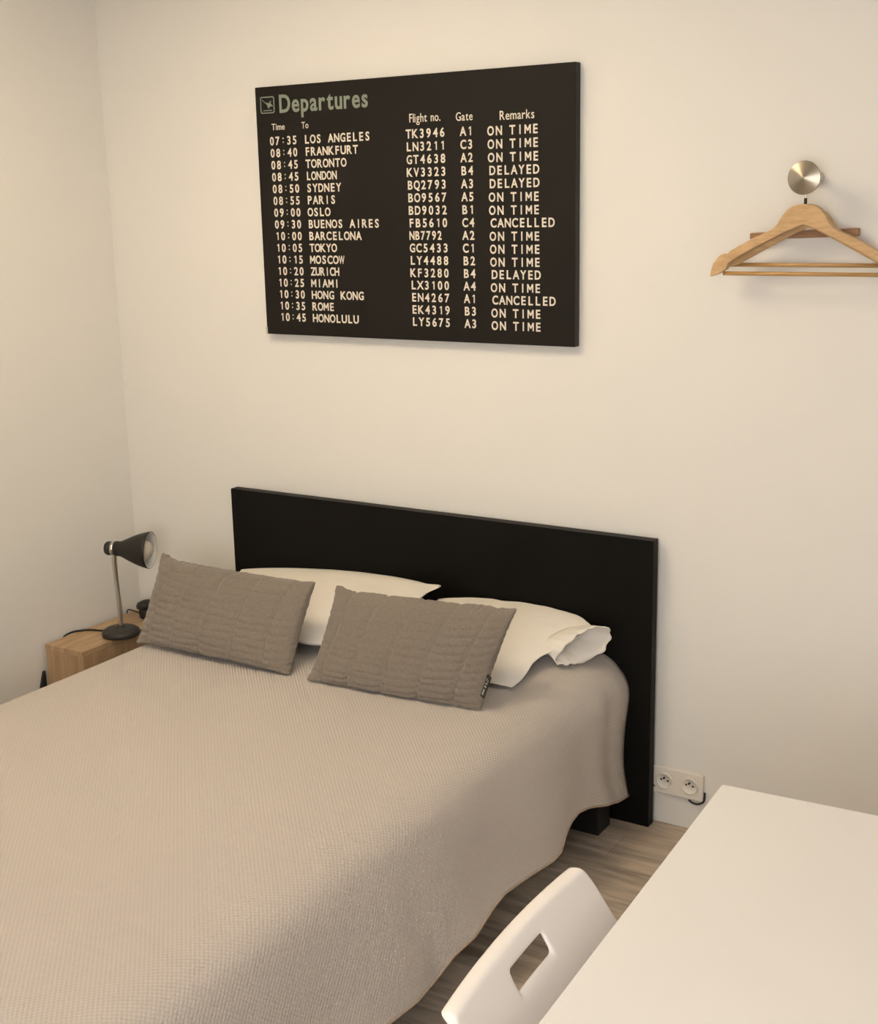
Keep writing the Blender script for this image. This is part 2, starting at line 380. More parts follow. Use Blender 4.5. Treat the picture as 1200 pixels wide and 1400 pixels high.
for i, (tm, city, fl, gt, rm) in enumerate(ROWS):
    u = i/15; zc = 1.8882-0.0342*i; base = zc-0.0113
    def entry(name, runs):
        bm = bmesh.new()
        for text, a, b, bs in runs: mono(bm, text, a, b, bs)
        thick(obj(name, loc_s(bm), MT['letter'], sg))
    entry('time_entry', [(tm, -0.5761+0.0079*u, -0.4749+0.0059*u, base)])
    cp = TIGHT.get(city, 0.0214); cx = -0.4473+0.0035*u
    entry('destination_entry', [(city, cx, cx+cp*(len(city)-1)+0.0158, base)])
    fx = -0.0976+0.0068*u
    entry('flight_entry', [(fl, fx, fx+(0.108 if fl == 'NB7792' else 0.1262), base-0.0003)])
    gx = 0.0769+0.0053*u
    entry('gate_entry', [(gt, gx, gx+0.0385, base-0.0007)])
    rx = 0.1617+0.0071*u
    if rm == 'ON TIME': entry('remark_entry', [('ON', rx, rx+0.0425, base-0.0035), ('TIME', rx+0.0655, rx+0.1508, base-0.0035)])
    elif rm == 'DELAYED': entry('remark_entry', [(rm, rx+0.003, rx+0.1515, base-0.0025)])
    else: entry('remark_entry', [(rm, rx+0.003, rx+0.1945, base-0.0025)])
for text, xa, xb, b_, ch_ in (('Time', -0.5657, -0.5179, 1.919, 0.0178), ('To', -0.4558, -0.4315, 1.919, 0.0178),
                              ('Flight no.', -0.0848, 0.0150, 1.9180, 0.0225), ('Gate', 0.0639, 0.1157, 1.9150, 0.0215), ('Remarks', 0.1985, 0.3007, 1.9110, 0.0225)):
    bm = bmesh.new(); prop(bm, text, xa, xb, b_, ch_, 0.006)
    thick(obj('column_heading', loc_s(bm), MT['letter'], sg))
bm = bmesh.new(); prop(bm, 'Departures', -0.5337, -0.2212, 1.9672, 0.0480, 0.022)
o = thick(obj('title_lettering', loc_s(bm), MT['title'], sg)); o['label'] = 'grey-green heading word on the board'
bm = bmesh.new()
ix0, ix1, iz0, iz1 = -0.604, -0.552, 1.9668, 2.0140
def rrect(x0, x1, z0, z1, r, n=5):
    out = []
    for cx, cz, a0 in ((x1-r, z1-r, 0), (x0+r, z1-r, 90), (x0+r, z0+r, 180), (x1-r, z0+r, 270)):
        for k in range(n+1):
            a = math.radians(a0+90*k/n); out.append((cx+r*math.cos(a), cz+r*math.sin(a)))
    return out
yk = SY-0.0008
oa = [bm.verts.new((x, yk, z)) for x, z in rrect(ix0, ix1, iz0, iz1, 0.006)]
ia = [bm.verts.new((x, yk, z)) for x, z in rrect(ix0+0.003, ix1-0.003, iz0+0.003, iz1-0.003, 0.004)]
for k in range(len(oa)): bm.faces.new((oa[k], oa[(k+1) % len(oa)], ia[(k+1) % len(oa)], ia[k]))
def poly(pts): bm.faces.new([bm.verts.new((ix0+a*(ix1-ix0), yk, iz0+b*(iz1-iz0))) for a, b in pts])
poly([(0.18, 0.15), (0.82, 0.15), (0.82, 0.20), (0.18, 0.20)])
poly([(0.12, 0.78), (0.15, 0.82), (0.20, 0.80), (0.23, 0.70), (0.46, 0.53), (0.70, 0.42), (0.84, 0.39), (0.88, 0.43), (0.84, 0.50), (0.72, 0.58), (0.80, 0.72), (0.76, 0.75), (0.60, 0.60), (0.40, 0.65), (0.26, 0.72)])
poly([(0.46, 0.53), (0.56, 0.30), (0.62, 0.29), (0.70, 0.42)])
o = thick(obj('plane_pictogram', loc_s(bm), MT['title'], sg)); o['label'] = 'grey-green aeroplane pictogram in a rounded square'

# ------------------------------------------------------------------ bed
HX0, HX1, HZ, HY = -0.7897, 0.6603, 0.8234, -0.05
bed = thing('double_bed', 'double bed with a plain black headboard against the back wall', 'bed', (-0.08, -1.05, 0))
def loc_b(bm): bmesh.ops.translate(bm, verts=bm.verts[:], vec=(0.08, 1.05, 0)); return bm
bevel(obj('headboard', loc_b(boxbm(HX0, HX1, HY, -0.016, 0.0, HZ)), MT['black'], bed), 0.002, 2)
bm = boxbm(-0.74, 0.565, -2.03, -0.09, 0.15, 0.25)
bevel(obj('base_frame', loc_b(bm), MT['bedblack'], bed), 0.004, 2)
def rounded_slab(x0, x1, y0, y1, z0, z1): return boxbm(x0, x1, y0, y1, z0, z1)
bevel(obj('mattress', loc_b(rounded_slab(-0.735, 0.545, -2.04, -0.06, 0.25, 0.445)), MT['mattress'], bed), 0.04, 4)
for (xa, ya) in ((0.465, -0.165), (-0.735, -0.165), (0.465, -2.02), (-0.735, -2.02)):
    bevel(obj('leg', loc_b(boxbm(xa, xa+0.097, ya, ya+0.078, 0.0, 0.15)), MT['bedblack'], bed), 0.003, 2)

# bedspread: a cloth swept along the bed
HEM = sorted([(-0.055, 0.603, 0.085), (-0.071, 0.605, 0.089), (-0.154, 0.615, 0.109), (-0.25, 0.618, 0.146), (-0.356, 0.620, 0.181), (-0.416, 0.622, 0.195), (-0.475, 0.630, 0.197),
       (-0.530, 0.643, 0.195), (-0.582, 0.655, 0.172), (-0.631, 0.660, 0.173), (-0.732, 0.650, 0.181), (-0.846, 0.645, 0.190), (-0.915, 0.650, 0.185), (-1.012, 0.665, 0.178),
       (-1.094, 0.660, 0.174), (-1.145, 0.655, 0.156), (-1.245, 0.665, 0.157), (-1.337, 0.660, 0.162), (-1.45, 0.65, 0.172), (-1.6, 0.66, 0.160), (-1.75, 0.65, 0.168), (-2.2, 0.655, 0.16)])
def spread_section(y):
    hx, hz = lerp_list(HEM, y)
    head = sstep(-0.42, -0.08, y)
    dz = 0.045*head
    foot = sstep(-1.98, -2.12, y)
    nz = lambda x: 0.005*noise.noise(Vector((x*3.1, y*2.6, 1.7)))
    zt = 0.466
    pull = 0.012*head
    ex = 0.008*math.sin(y*9.5+0.6)*(1-head)          # shallow drape folds on the side
    xs = 0.576+0.024*head+ex*0.2
    pts = [(-0.805, 0.17), (-0.795, 0.30), (-0.778, 0.395), (-0.735, 0.448), (-0.66, zt+nz(-0.66)), (-0.35, zt+0.004+dz*0.6+nz(-0.35)), (0.0, zt+0.004+dz*0.7+nz(0.0)),
           (0.25, zt+0.003+dz+nz(0.25)), (0.42, zt-0.001+dz+nz(0.42)), (0.500+0.015*head, zt-0.010-0.004*head+dz*0.9+nz(0.51)), (0.548+0.024*head-pull*0.4, 0.428-0.003*head+dz*0.75), (xs, 0.378+dz*0.4),
           (xs+(hx-xs)*0.36+ex*0.5-pull, 0.378+(hz-0.378)*0.36), (xs+(hx-xs)*0.68+ex*0.8-pull*1.2, 0.378+(hz-0.378)*0.70), (hx, hz)]
    out = []
    for p in catmull([(a, y, b) for a, b in pts], 9):
        # corner crease beside the headboard
        if p.x > 0.5 and p.z < 0.47:
            k = math.exp(-((y+0.155)/0.03)**2)*sstep(0.47, 0.36, p.z)*0.75
            p.x -= 0.016*k*(1-0.8*sstep(0.2, 0.1, p.z))
            p.x += 0.010*math.exp(-((y+0.255)/0.045)**2)*sstep(0.45, 0.25, p.z)
        if foot > 0: p.z = p.z-(p.z-0.2)*foot*0.9 if p.z > 0.2 else p.z
        out.append(p)
    return out
ys = [-0.055-k*0.0165 for k in range(126)]
bm = bmesh.new(); uvl = bm.loops.layers.uv.new('UVMap'); grid = []; uvs = []
for y in ys:
    sec = spread_section(y); s = 0.0; row = []; ru = []
    yy = y if y > -2.0 else -2.0-(abs(y)-2.0)*0.62
    L = [0.0]
    for a, b in zip(sec, sec[1:]): L.append(L[-1]+(b-a).length)
    mid = L[len(L)//3]
    for p, d in zip(sec, L):
        row.append(bm.verts.new((p.x, yy, p.z))); ru.append((d, y))
    grid.append(row); uvs.append(ru)
for i in range(len(grid)-1):
    for j in range(len(grid[0])-1):
        fc = bm.faces.new((grid[i][j], grid[i][j+1], grid[i+1][j+1], grid[i+1][j]))
        for lp_, (a, b) in zip(fc.loops, ((i, j), (i, j+1), (i+1, j+1), (i+1, j))): lp_[uvl].uv = uvs[a][b]
hem_pts = [r[-1].co.copy() for r in grid]
sp = obj('bedspread', bm, MT['spread'], None, True)
tag(sp, 'beige waffle-textured bedspread draped over the double bed', 'bedspread')
md = sp.modifiers.new('thickness', 'SOLIDIFY'); md.thickness = 0.005; md.offset = -1
obj('hem_binding', tube(bmesh.new(), hem_pts, 0.0028, 6), MT['hem'], sp, True)

# ------------------------------------------------------------------ pillows and cushions
TOPS = [[(v.x, v.z) for v in spread_section(y_)] for y_ in [-0.05-0.05*k for k in range(20)]]
def bed_top(x, y):
    row = TOPS[max(0, min(19, int(round((-0.05-y)/0.05))))]
    best = max((z for xx, z in row if abs(xx-x) < 0.03), default=0.0)
    return best
def pad(corners, t_up, t_dn, nu=72, nv=48, pinch=0.05, power=0.45, wr=0.006, seed=0.0, extra=None, plump_v=0.0, bow=0.0):
    """soft pad between four corners (bottom-left, bottom-right, top-right, top-left)"""
    BL, BR, TR, TL = [Vector(c) for c in corners]
    nrm = ((BR-BL).cross(TL-BL)+(BR-TR).cross(TR-TL)*-1).normalized()
    ux = (BR-BL+TR-TL).normalized(); vx = (TL-BL+TR-BR).normalized()
    hw = ((BR-BL).length+(TR-TL).length)/4; hh = ((TL-BL).length+(TR-BR).length)/4
    bm = bmesh.new(); uvl = bm.loops.layers.uv.new('UVMap')
    def pt(u, v, side):
        a, b = (u+1)/2, (v+1)/2
        p = BL*(1-a)*(1-b)+BR*a*(1-b)+TR*a*b+TL*(1-a)*b
        p = p-ux*(u*hw*pinch*(1-v*v)**1.0)-vx*(v*hh*pinch*1.4*(1-u*u))
        if v > 0: p = p+vx*(bow*v*(1-u*u)**0.8)
        q = max(0.0, (1-u*u))*max(0.0, (1-v*v))
        h = q**power
        w = noise.noise(Vector((u*2.2+seed, v*2.2, seed*1.7)))*0.9+noise.noise(Vector((u*5+seed, v*4, 3+seed)))*0.5
        edge = 1-h
        h2 = h*(t_up if side > 0 else -t_dn)*(1+plump_v*v)
        p = p+nrm*(h2+side*wr*w*min(1, h*2.5))
        if extra: p = p+extra(u, v, side, h, ux, vx, nrm)
        p.y = min(p.y, -0.0535)                                # rests against the headboard
        p.z = max(p.z, bed_top(p.x, p.y)+0.002)                # and on the bedspread
        return p
    G = {}
    for side in (1, -1):
        for i in range(nu+1):
            for j in range(nv+1):
                border = i in (0, nu) or j in (0, nv)
                if border and side < 0: G[(side, i, j)] = G[(1, i, j)]; continue
                u = math.sin((i/nu*2-1)*PI/2*0.97)/math.sin(PI/2*0.97); v = math.sin((j/nv*2-1)*PI/2*0.97)/math.sin(PI/2*0.97)
                G[(side, i, j)] = bm.verts.new(pt(u, v, side))
        for i in range(nu):
            for j in range(nv):
                k = [G[(side, i, j)], G[(side, i+1, j)], G[(side, i+1, j+1)], G[(side, i, j+1)]]
                fc = bm.faces.new(k if side > 0 else k[::-1])
    return bm
# white pillows
def crease(u, v, seed, f_):
    # sharp soft-cotton creases, denser towards the loose end and the front edge
    a = 1-abs(noise.noise(Vector((u*2.6+v*1.4, v*4.2-u*1.5, seed))))*2
    b = 1-abs(noise.noise(Vector((u*6.0-v*2.0, v*7.0, seed+4))))*2
    k = 0.25+0.75*max(f_, sstep(-0.2, -0.9, v))
    return k*(0.010*max(0, a-0.55)+0.007*max(0, b-0.6))
def wr1(u, v, side, h, ux, vx, nrm):
    # gathered folds towards the pointed right end
    f_ = sstep(0.35, 1.0, u)
    cr = crease(u, v, 2.3, f_)
    return nrm*(0.006*f_*math.sin(v*9+u*3)*h**0.5+cr*h+0.03*math.exp(-((u-0.97)/0.05)**2-((v-0.95)/0.1)**2)) + vx*(0.012*math.sin(u*11)*sstep(-0.6, -1, v)*0.5)
P1 = [(-0.68, -0.42, 0.500), (-0.05, -0.40, 0.500), (0.022, -0.125, 0.628), (-0.72, -0.10, 0.575)]
p1 = obj('pillow', pad(P1, 0.105, 0.05, pinch=0.03, wr=0.014, seed=1.3, extra=wr1, bow=0.045), MT['cotton'], None, True)
tag(p1, 'white cotton pillow behind the grey cushion nearest the bedside lamp', 'pillow', 'white pillows against the headboard')
P2 = [(0.0, -0.43, 0.505), (0.412, -0.375, 0.478), (0.515, -0.115, 0.583), (0.02, -0.10, 0.585)]
def wr2(u, v, side, h, ux, vx, nrm):
    f_ = sstep(0.3, 1.0, u)
    bite = -0.030*math.exp(-((v+0.25)/0.45)**2)*sstep(0.2, 1.0, u)      # the open side is drawn in between its corners
    return nrm*(0.008*f_*math.sin(v*8-u*4)*h**0.5+crease(u, v, 6.1, f_)*h)+ux*bite
p2 = obj('pillow', pad(P2, 0.108, 0.05, pinch=0.02, wr=0.014, seed=4.1, extra=wr2, bow=0.04), MT['cotton'], None, True)
tag(p2, 'white cotton pillow with an open flapped end, behind the grey cushion with the black tag', 'pillow', 'white pillows against the headboard')
# open end of the pillowcase: a flared, curling lip at the upper right of the second pillow
bm = bmesh.new(); rows = []
BR, TR = Vector(P2[1]), Vector(P2[2]); al = (TR-BR); out = Vector((0.97, -0.22, 0.08)).normalized(); up = Vector((-0.1, -0.35, 0.93)).normalized()
NS = 56
for r in range(11):
    q = r/10; ring = []
    for k in range(NS):
        a = 2*PI*k/NS; s_ = 0.5+0.5*math.cos(a)
        th = math.sin(a)
        base = BR+al*(0.58+0.36*s_)-out*(0.075-0.025*s_)
        lens = 0.012+0.040*q*(0.55+0.45*s_)
        w = noise.noise(Vector((math.cos(a)*2.0, math.sin(a)*2.0, q*1.2+2)))
        w2 = noise.noise(Vector((math.cos(a)*4.0, math.sin(a)*4.0, q*1.2+9)))
        ln = 0.066+0.030*s_+0.016*w
        pp = base+out*(ln*q*1.15)+up*(th*lens)+al.normalized()*((s_-0.5)*0.035*q)
        pp += up*(-0.012*q*q*(1-s_)+(0.012*w+0.009*w2)*q-0.010*q*q)
        ring.append(bm.verts.new(pp))
    rows.append(ring)
for a, b in zip(rows, rows[1:]):
    for k in range(NS): bm.faces.new((a[k], a[(k+1) % NS], b[(k+1) % NS], b[k]))
o = obj('pillowcase_flap', bm, MT['cotton'], p2, True)
md = o.modifiers.new('thickness', 'SOLIDIFY'); md.thickness = 0.0025; md.offset = 0

def cushion(corners, seed, label):
    seams = (-0.82, -0.47, -0.06, 0.36, 0.76)
    def ex(u, v, side, h, ux, vx, nrm):
        d = 0.0
        for s_ in seams:
            x = u-s_-0.03*v+0.012*noise.noise(Vector((v*4, s_*9, seed)))
            d -= 0.0085*math.exp(-(x/0.024)**2)
        cell = sum(1 for s_ in seams if u > s_+0.03*v)
        ph = v*36+cell*1.3+1.6*noise.noise(Vector((u*3, v*3, seed)))
        d += 0.0032*(abs(math.sin(ph*0.5))**0.7-0.6)
        d += 0.0014*noise.noise(Vector((u*22, v*13, seed)))
        ed = 1-min(1, h*2)
        fz = noise.noise(Vector((u*26, v*14, seed+5)))*0.004*ed
        ear = (0.022 if u < 0 else 0.006)*math.exp(-((abs(u)-1)/0.10)**2-((abs(v)-1)/0.16)**2)
        return nrm*(side*d*min(1, h*2))+vx*(fz*(1 if v > 0 else -1)+0.7*ear*(1 if v > 0 else -0.3))+ux*(fz*0.8+0.3*ear*(1 if u > 0 else -1))
    o = obj('cushion', pad(corners, 0.060, 0.055, 170, 110, pinch=0.035, power=0.36, wr=0.004, seed=seed, extra=ex), MT['plush'], None, True)
    tag(o, label, 'cushion', 'grey plush cushions on the bed')
    return o
cushion([(-0.712, -0.575, 0.480), (-0.168, -0.570, 0.477), (-0.180, -0.425, 0.690), (-0.742, -0.425, 0.690)], 2.0,
        'grey plush cushion leaning on a white pillow beside the bedside lamp')
C2 = [(-0.092, -0.575, 0.480), (0.405, -0.530, 0.475), (0.452, -0.430, 0.708), (-0.088, -0.445, 0.686)]
cu = cushion(C2, 7.0, 'grey plush cushion with a small black tag at its lower right corner')
# sewn-in tag at the right edge of the second cushion
ta = Vector(C2[1]).lerp(Vector(C2[2]), 0.13); tb = Vector(C2[1]).lerp(Vector(C2[2]), 0.36)
ax = (tb-ta).normalized(); sd = Vector((0.80, -0.58, -0.05)).normalized(); nn = sd.cross(ax).normalized()
bm = bmesh.new(); off = Vector((-0.012, -0.004, 0))
def slab(bm, o_, a, b, n, la, lb, th):
    vs = [bm.verts.new(o_+a*i*la+b*j*lb+n*k*th) for k in (0, 1) for j in (0, 1) for i in (0, 1)]
    for f_ in ((0,1,3,2),(4,6,7,5),(0,4,5,1),(2,3,7,6),(0,2,6,4),(1,5,7,3)): bm.faces.new([vs[i] for i in f_])
slab(bm, ta+off, ax, sd, nn, (tb-ta).length*0.95, 0.024, 0.0012)
tg = obj('care_tag', bm, MT['tag'], cu); tg['label'] = 'small black fabric tag with pale print'
bm = bmesh.new()
for (i0, i1, j0, j1) in ((0.10, 0.36, 0.35, 0.62), (0.44, 0.52, 0.30, 0.72), (0.58, 0.64, 0.30, 0.55), (0.58, 0.80, 0.62, 0.70), (0.72, 0.84, 0.30, 0.42)):
    for sg_ in (-1, 1):
        Lq = (tb-ta).length*0.95
        slab(bm, ta+off+ax*Lq*i0+sd*0.024*j0+nn*(0.0013 if sg_ > 0 else -0.0004), ax, sd, nn, Lq*(i1-i0), 0.024*(j1-j0), 0.0003)
obj('tag_print', bm, MT['tagprint'], tg)

# ------------------------------------------------------------------ nightstand, lamp and the small black things beside it
ns = thing('nightstand', 'narrow oak-veneer nightstand in the corner beside the bed', 'nightstand', (-1.175, -0.23, 0))
def loc_n(bm): bmesh.ops.translate(bm, verts=bm.verts[:], vec=(1.175, 0.23, 0)); return bm
NX0, NX1, NY0, NY1, NZ = -1.267, -1.098, -0.447, -0.012, 0.34
bevel(obj('top_panel', loc_n(boxbm(NX0, NX1, NY0, NY1, NZ-0.018, NZ)), MT['oak'], ns), 0.0015, 2)
bevel(obj('front_panel', loc_n(boxbm(NX0+0.0005, NX1-0.0005, NY0+0.0008, NY0+0.018, 0.05, NZ-0.0185)), MT['oakv'], ns), 0.001, 2)
for xa in (NX0+0.0005, NX1-0.0185):
    bevel(obj('side_panel', loc_n(boxbm(xa, xa+0.018, NY0+0.0185, NY1, 0.0, NZ-0.0185)), MT['oakv'], ns), 0.001, 2)
obj('bottom_panel', loc_n(boxbm(NX0+0.019, NX1-0.019, NY0+0.019, NY1, 0.05, 0.068)), MT['oakv'], ns)

LB = Vector((-1.112, -0.262, NZ+0.0006))
lampo = thing('bedside_lamp', 'black bedside lamp with a bell shade on a chrome gooseneck, on the nightstand', 'lamp', LB)
obj('base', lathe(bmesh.new(), [(0.058, 0.0), (0.0615, 0.003), (0.0620, 0.010), (0.059, 0.017), (0.049, 0.0235), (0.032, 0.028), (0.013, 0.0300), (0.010, 0.034)], seg=48), MT['lampbase'], lampo, True)
def L_(p): return Vector(p)-LB
stem = catmull([L_((-1.111, -0.260, 0.366)), L_((-1.112, -0.259, 0.40)), L_((-1.117, -0.256, 0.46)), L_((-1.124, -0.253, 0.53)), L_((-1.126, -0.252, 0.60)), L_((-1.122, -0.250, 0.622))], 6)
obj('gooseneck', tube(bmesh.new(), stem, 0.0085, 14), MT['chrome'], lampo, True)
axd = Vector((0.915, 0.395, -0.03)).normalized()
A0 = L_((-1.117, -0.250, 0.631))
Mx = axis_matrix(A0, axd) @ Matrix.Diagonal((0.93, 0.93, 0.88, 1))
obj('end_cap', lathe(bmesh.new(), [(0.010, -0.041), (0.019, -0.040), (0.0235, -0.034), (0.0245, -0.028), (0.0245, -0.020), (0.021, -0.0185)], Mx), MT['lampblack'], lampo, True)
obj('chrome_ring', lathe(bmesh.new(), [(0.0215, -0.0200), (0.0228, -0.0190), (0.0228, -0.0045), (0.0215, -0.004)], Mx), MT['chrome'], lampo, True)
shade = lathe(bmesh.new(), [(0.021, -0.0045), (0.0255, -0.004), (0.027, 0.004), (0.0262, 0.014), (0.0275, 0.022), (0.0345, 0.038), (0.0435, 0.058), (0.0515, 0.078), (0.0580, 0.098), (0.0630, 0.118), (0.0655, 0.132),
                (0.0640, 0.132)], Mx, 48, True, False)
sh = obj('lamp_shade', shade, MT['lampblack'], lampo, True)
o = obj('reflector', lathe(bmesh.new(), [(0.0640, 0.1315), (0.0615, 0.117), (0.0565, 0.098), (0.0500, 0.078), (0.042, 0.058), (0.033, 0.038), (0.020, 0.022), (0.004, 0.020)], Mx, 48, False, True), MT['lampwhite'], sh, True)
o['label'] = 'white inside of the shade'
bl = obj('bulb', lathe(bmesh.new(), [(0.013, 0.021), (0.015, 0.050), (0.024, 0.066), (0.034, 0.084), (0.0375, 0.102), (0.0345, 0.119), (0.025, 0.132), (0.011, 0.139), (0.002, 0.1402)], Mx, 32, False, True), MT['bulb'], sh, True)
Cz = NZ+0.0035
cord = catmull([L_((-1.171, -0.262, Cz+0.004)), L_((-1.195, -0.267, Cz)), L_((-1.235, -0.280, Cz)), L_((-1.258, -0.300, Cz)), L_((-1.2665, -0.335, Cz+0.002)), L_((-1.2725, -0.365, Cz-0.008)), L_((-1.2735, -0.385, Cz-0.05)), L_((-1.2735, -0.40, Cz-0.10)), L_((-1.2735, -0.43, 0.20))], 6)
obj('cord', tube(bmesh.new(), cord, 0.0032, 8), MT['rubber'], lampo, True)

bm = bmesh.new()
Mp = axis_matrix((-1.2795, -0.475, 0.205), (1, 0, 0))
box(bm, -1.2795, -1.2705, -0.492, -0.449, 0.15, 0.250)
for v in bm.verts:
    if v.co.z > 0.2: v.co.y = -0.4535+(0.003 if v.co.y > -0.475 else -0.006)
tag(bevel(obj('power_adapter', bm, MT['rubber']), 0.003, 2), 'black power plug on the left wall next to the nightstand', 'adapter')

ad = thing('electrical_adapter', 'small black capped fitting with a bent wire behind the bedside lamp', 'adapter', (-1.172, -0.088, NZ+0.0005))
bm = lathe(bmesh.new(), [(0.018, 0.0), (0.022, 0.004), (0.024, 0.024), (0.021, 0.037)], Matrix.Translation((0.004, 0, 0)), 24)
obj('lower_body', bm, MT['rubber'], ad, True)
bm = lathe(bmesh.new(), [(0.024, 0.0), (0.031, 0.004), (0.031, 0.014), (0.024, 0.024), (0.008, 0.028)], Matrix.Translation((0.006, 0.0, 0.036)) @ Matrix.Rotation(math.radians(-14), 4, 'Y'), 24)
obj('cap', bm, MT['lampbase'], ad, True)
wire = catmull([(-0.012, -0.004, 0.012), (-0.03, -0.012, 0.020), (-0.048, -0.020, 0.026), (-0.056, -0.024, 0.026), (-0.059, -0.026, 0.020), (-0.058, -0.027, 0.014)], 5)
obj('wire', tube(bmesh.new(), wire, 0.0022, 8), MT['rubber'], ad, True)

# ------------------------------------------------------------------ coat knob and hangers
KX, KZ = 1.0345, 1.741
kn = thing('coat_knob', 'brushed steel coat knob with a round conical disc on the wall above the hangers', 'coat hook', (KX, 0, KZ))
My = axis_matrix((0, 0, 0), (0, -1, 0))
obj('rosette', lathe(bmesh.new(), [(0.0155, 0.0), (0.0155, 0.005), (0.013, 0.011), (0.007, 0.013)], My, 32), MT['chrome'], kn, True)
obj('stem', lathe(bmesh.new(), [(0.0065, 0.012), (0.0065, 0.1075)], My, 20), MT['chrome'], kn, True)
bm = lathe(bmesh.new(), [(0.007, 0.104), (0.030, 0.106), (0.0375, 0.110), (0.0380, 0.1125), (0.0372, 0.1145), (0.019, 0.1185), (0.002, 0.1215)], My, 64)
dk = obj('disc', bm, MT['brushed'], kn, True)
md = dk.modifiers.new('edge', 'EDGE_SPLIT'); md.split_angle = math.radians(35)

def resample(pts, n):
    L = [0.0]
    for a, b in zip(pts, pts[1:]): L.append(L[-1]+math.hypot(b[0]-a[0], b[1]-a[1]))
    out = []
    for k in range(n+1):
        t = L[-1]*k/n; q = 0
        while q < len(L)-2 and L[q+1] < t: q += 1
        f_ = (t-L[q])/max(1e-9, L[q+1]-L[q])
        out.append((pts[q][0]+(pts[q+1][0]-pts[q][0])*f_, pts[q][1]+(pts[q+1][1]-pts[q][1])*f_))
    return out
def yoke(up, low, z0, th, n=44):
    """symmetrical wooden shoulders: upper and lower edge run from the centre to the tip on the left"""
    u = resample(up, n); l = resample(low[::-1], n)
    u = [(-x, z) for x, z in u[:0:-1]]+u; l = [(-x, z) for x, z in l[:0:-1]]+l
    bm = bmesh.new()
    A = [[bm.verts.new((x, y, z-z0)) for x, z in e] for e, y in ((u, -th/2), (l, -th/2), (l, th/2), (u, th/2))]
    for a, b in ((0, 1), (1, 2), (2, 3), (3, 0)):
        for k in range(len(u)-1): bm.faces.new((A[a][k], A[a][k+1], A[b][k+1], A[b][k]))
    for k in (0, -1): bm.faces.new([A[q][k] for q in range(4)])
    return bm
UP = [(0.0, 1.6825), (-0.0113, 1.6821), (-0.026, 1.6790), (-0.0393, 1.6705), (-0.0511, 1.6551), (-0.0612, 1.6379), (-0.0700, 1.6290), (-0.0805, 1.6223), (-0.1202, 1.6049), (-0.1531, 1.5873), (-0.1733, 1.5760), (-0.1790, 1.5700),
      (-0.1806, 1.5680), (-0.1845, 1.5711), (-0.1930, 1.5685), (-0.2013, 1.5621), (-0.2142, 1.5458), (-0.2185, 1.530), (-0.2209, 1.5149)]
LOW = [(-0.2000, 1.5220), (-0.1814, 1.5334), (-0.1760, 1.5480), (-0.1500, 1.5640), (-0.1121, 1.5850), (-0.0407, 1.6203), (-0.0091, 1.6335), (0.0, 1.6355)]
def wood_hanger(name, label, loc, up, low, bz, bx, ferrule, th=0.024, rz=0.0, hx=0.0):
    h = thing(name, label, 'hanger', loc, rz, 'hangers on the coat knob')
    z0 = loc[2]
    bm = yoke(up, low, z0, th)
    o = obj('shoulders', bm, MT['hanger'], h); md = o.modifiers.new('bevel', 'BEVEL'); md.width = 0.0022; md.segments = 2; md.limit_method = 'ANGLE'; md.angle_limit = math.radians(60)
    obj('bar', tube(bmesh.new(), [(-bx, 0, bz-z0), (bx, 0, bz-z0)], 0.0049, 12), MT['hangerbar'], h, True)
    top = up[0][1]-z0
    cz = KZ-z0-0.0065+0.0016; R_ = 0.0105
    path = catmull([(hx, 0, top-0.012), (hx, 0, top+0.020), (hx-0.002, 0, top+0.026), (hx*0.5-0.006, 0, top+0.030), (-0.009, 0, top+0.034)], 5) + \
           catmull([(-0.0125, 0, cz-0.004), (-0.0115, 0, cz+0.006), (-0.007, 0, cz+0.0115), (0.0, 0, cz+0.0130), (0.007, 0, cz+0.0115), (0.0115, 0, cz+0.006), (0.0125, 0, cz-0.002), (0.011, 0, cz-0.010)], 4)
    obj('hook', tube(bmesh.new(), path, 0.0017, 8), MT['chrome'], h, True)
    if ferrule: obj('ferrule', lathe(bmesh.new(), [(0.0036, top-0.004), (0.0036, top+0.013)], Matrix.Identity(4), 14), MT['darkmetal'], h, True)
    return h
ZH = 1.515
wood_hanger('clothes_hanger', 'pale beech coat hanger in front, with notched shoulders, on the steel knob', (KX-0.0015, -0.088, ZH), UP, LOW, 1.5230, 0.191, True)
UP2 = [(0.0, 1.6760), (-0.0113, 1.6755), (-0.0393, 1.6630), (-0.0511, 1.6480), (-0.0612, 1.6310), (-0.0805, 1.6150), (-0.1202, 1.5970), (-0.1531, 1.5800), (-0.1750, 1.5660), (-0.190, 1.5540), (-0.196, 1.5370)]
LOW2 = [(-0.1850, 1.5370), (-0.1690, 1.5420), (-0.1400, 1.5580), (-0.0407, 1.6110), (-0.0091, 1.6255), (0.0, 1.6275)]
wood_hanger('clothes_hanger', 'beech coat hanger mostly hidden directly behind the front hanger, its bar slightly higher', (KX+0.002, -0.058, ZH), UP2, LOW2, 1.5420, 0.183, False, 0.014, 0.0, -0.011)
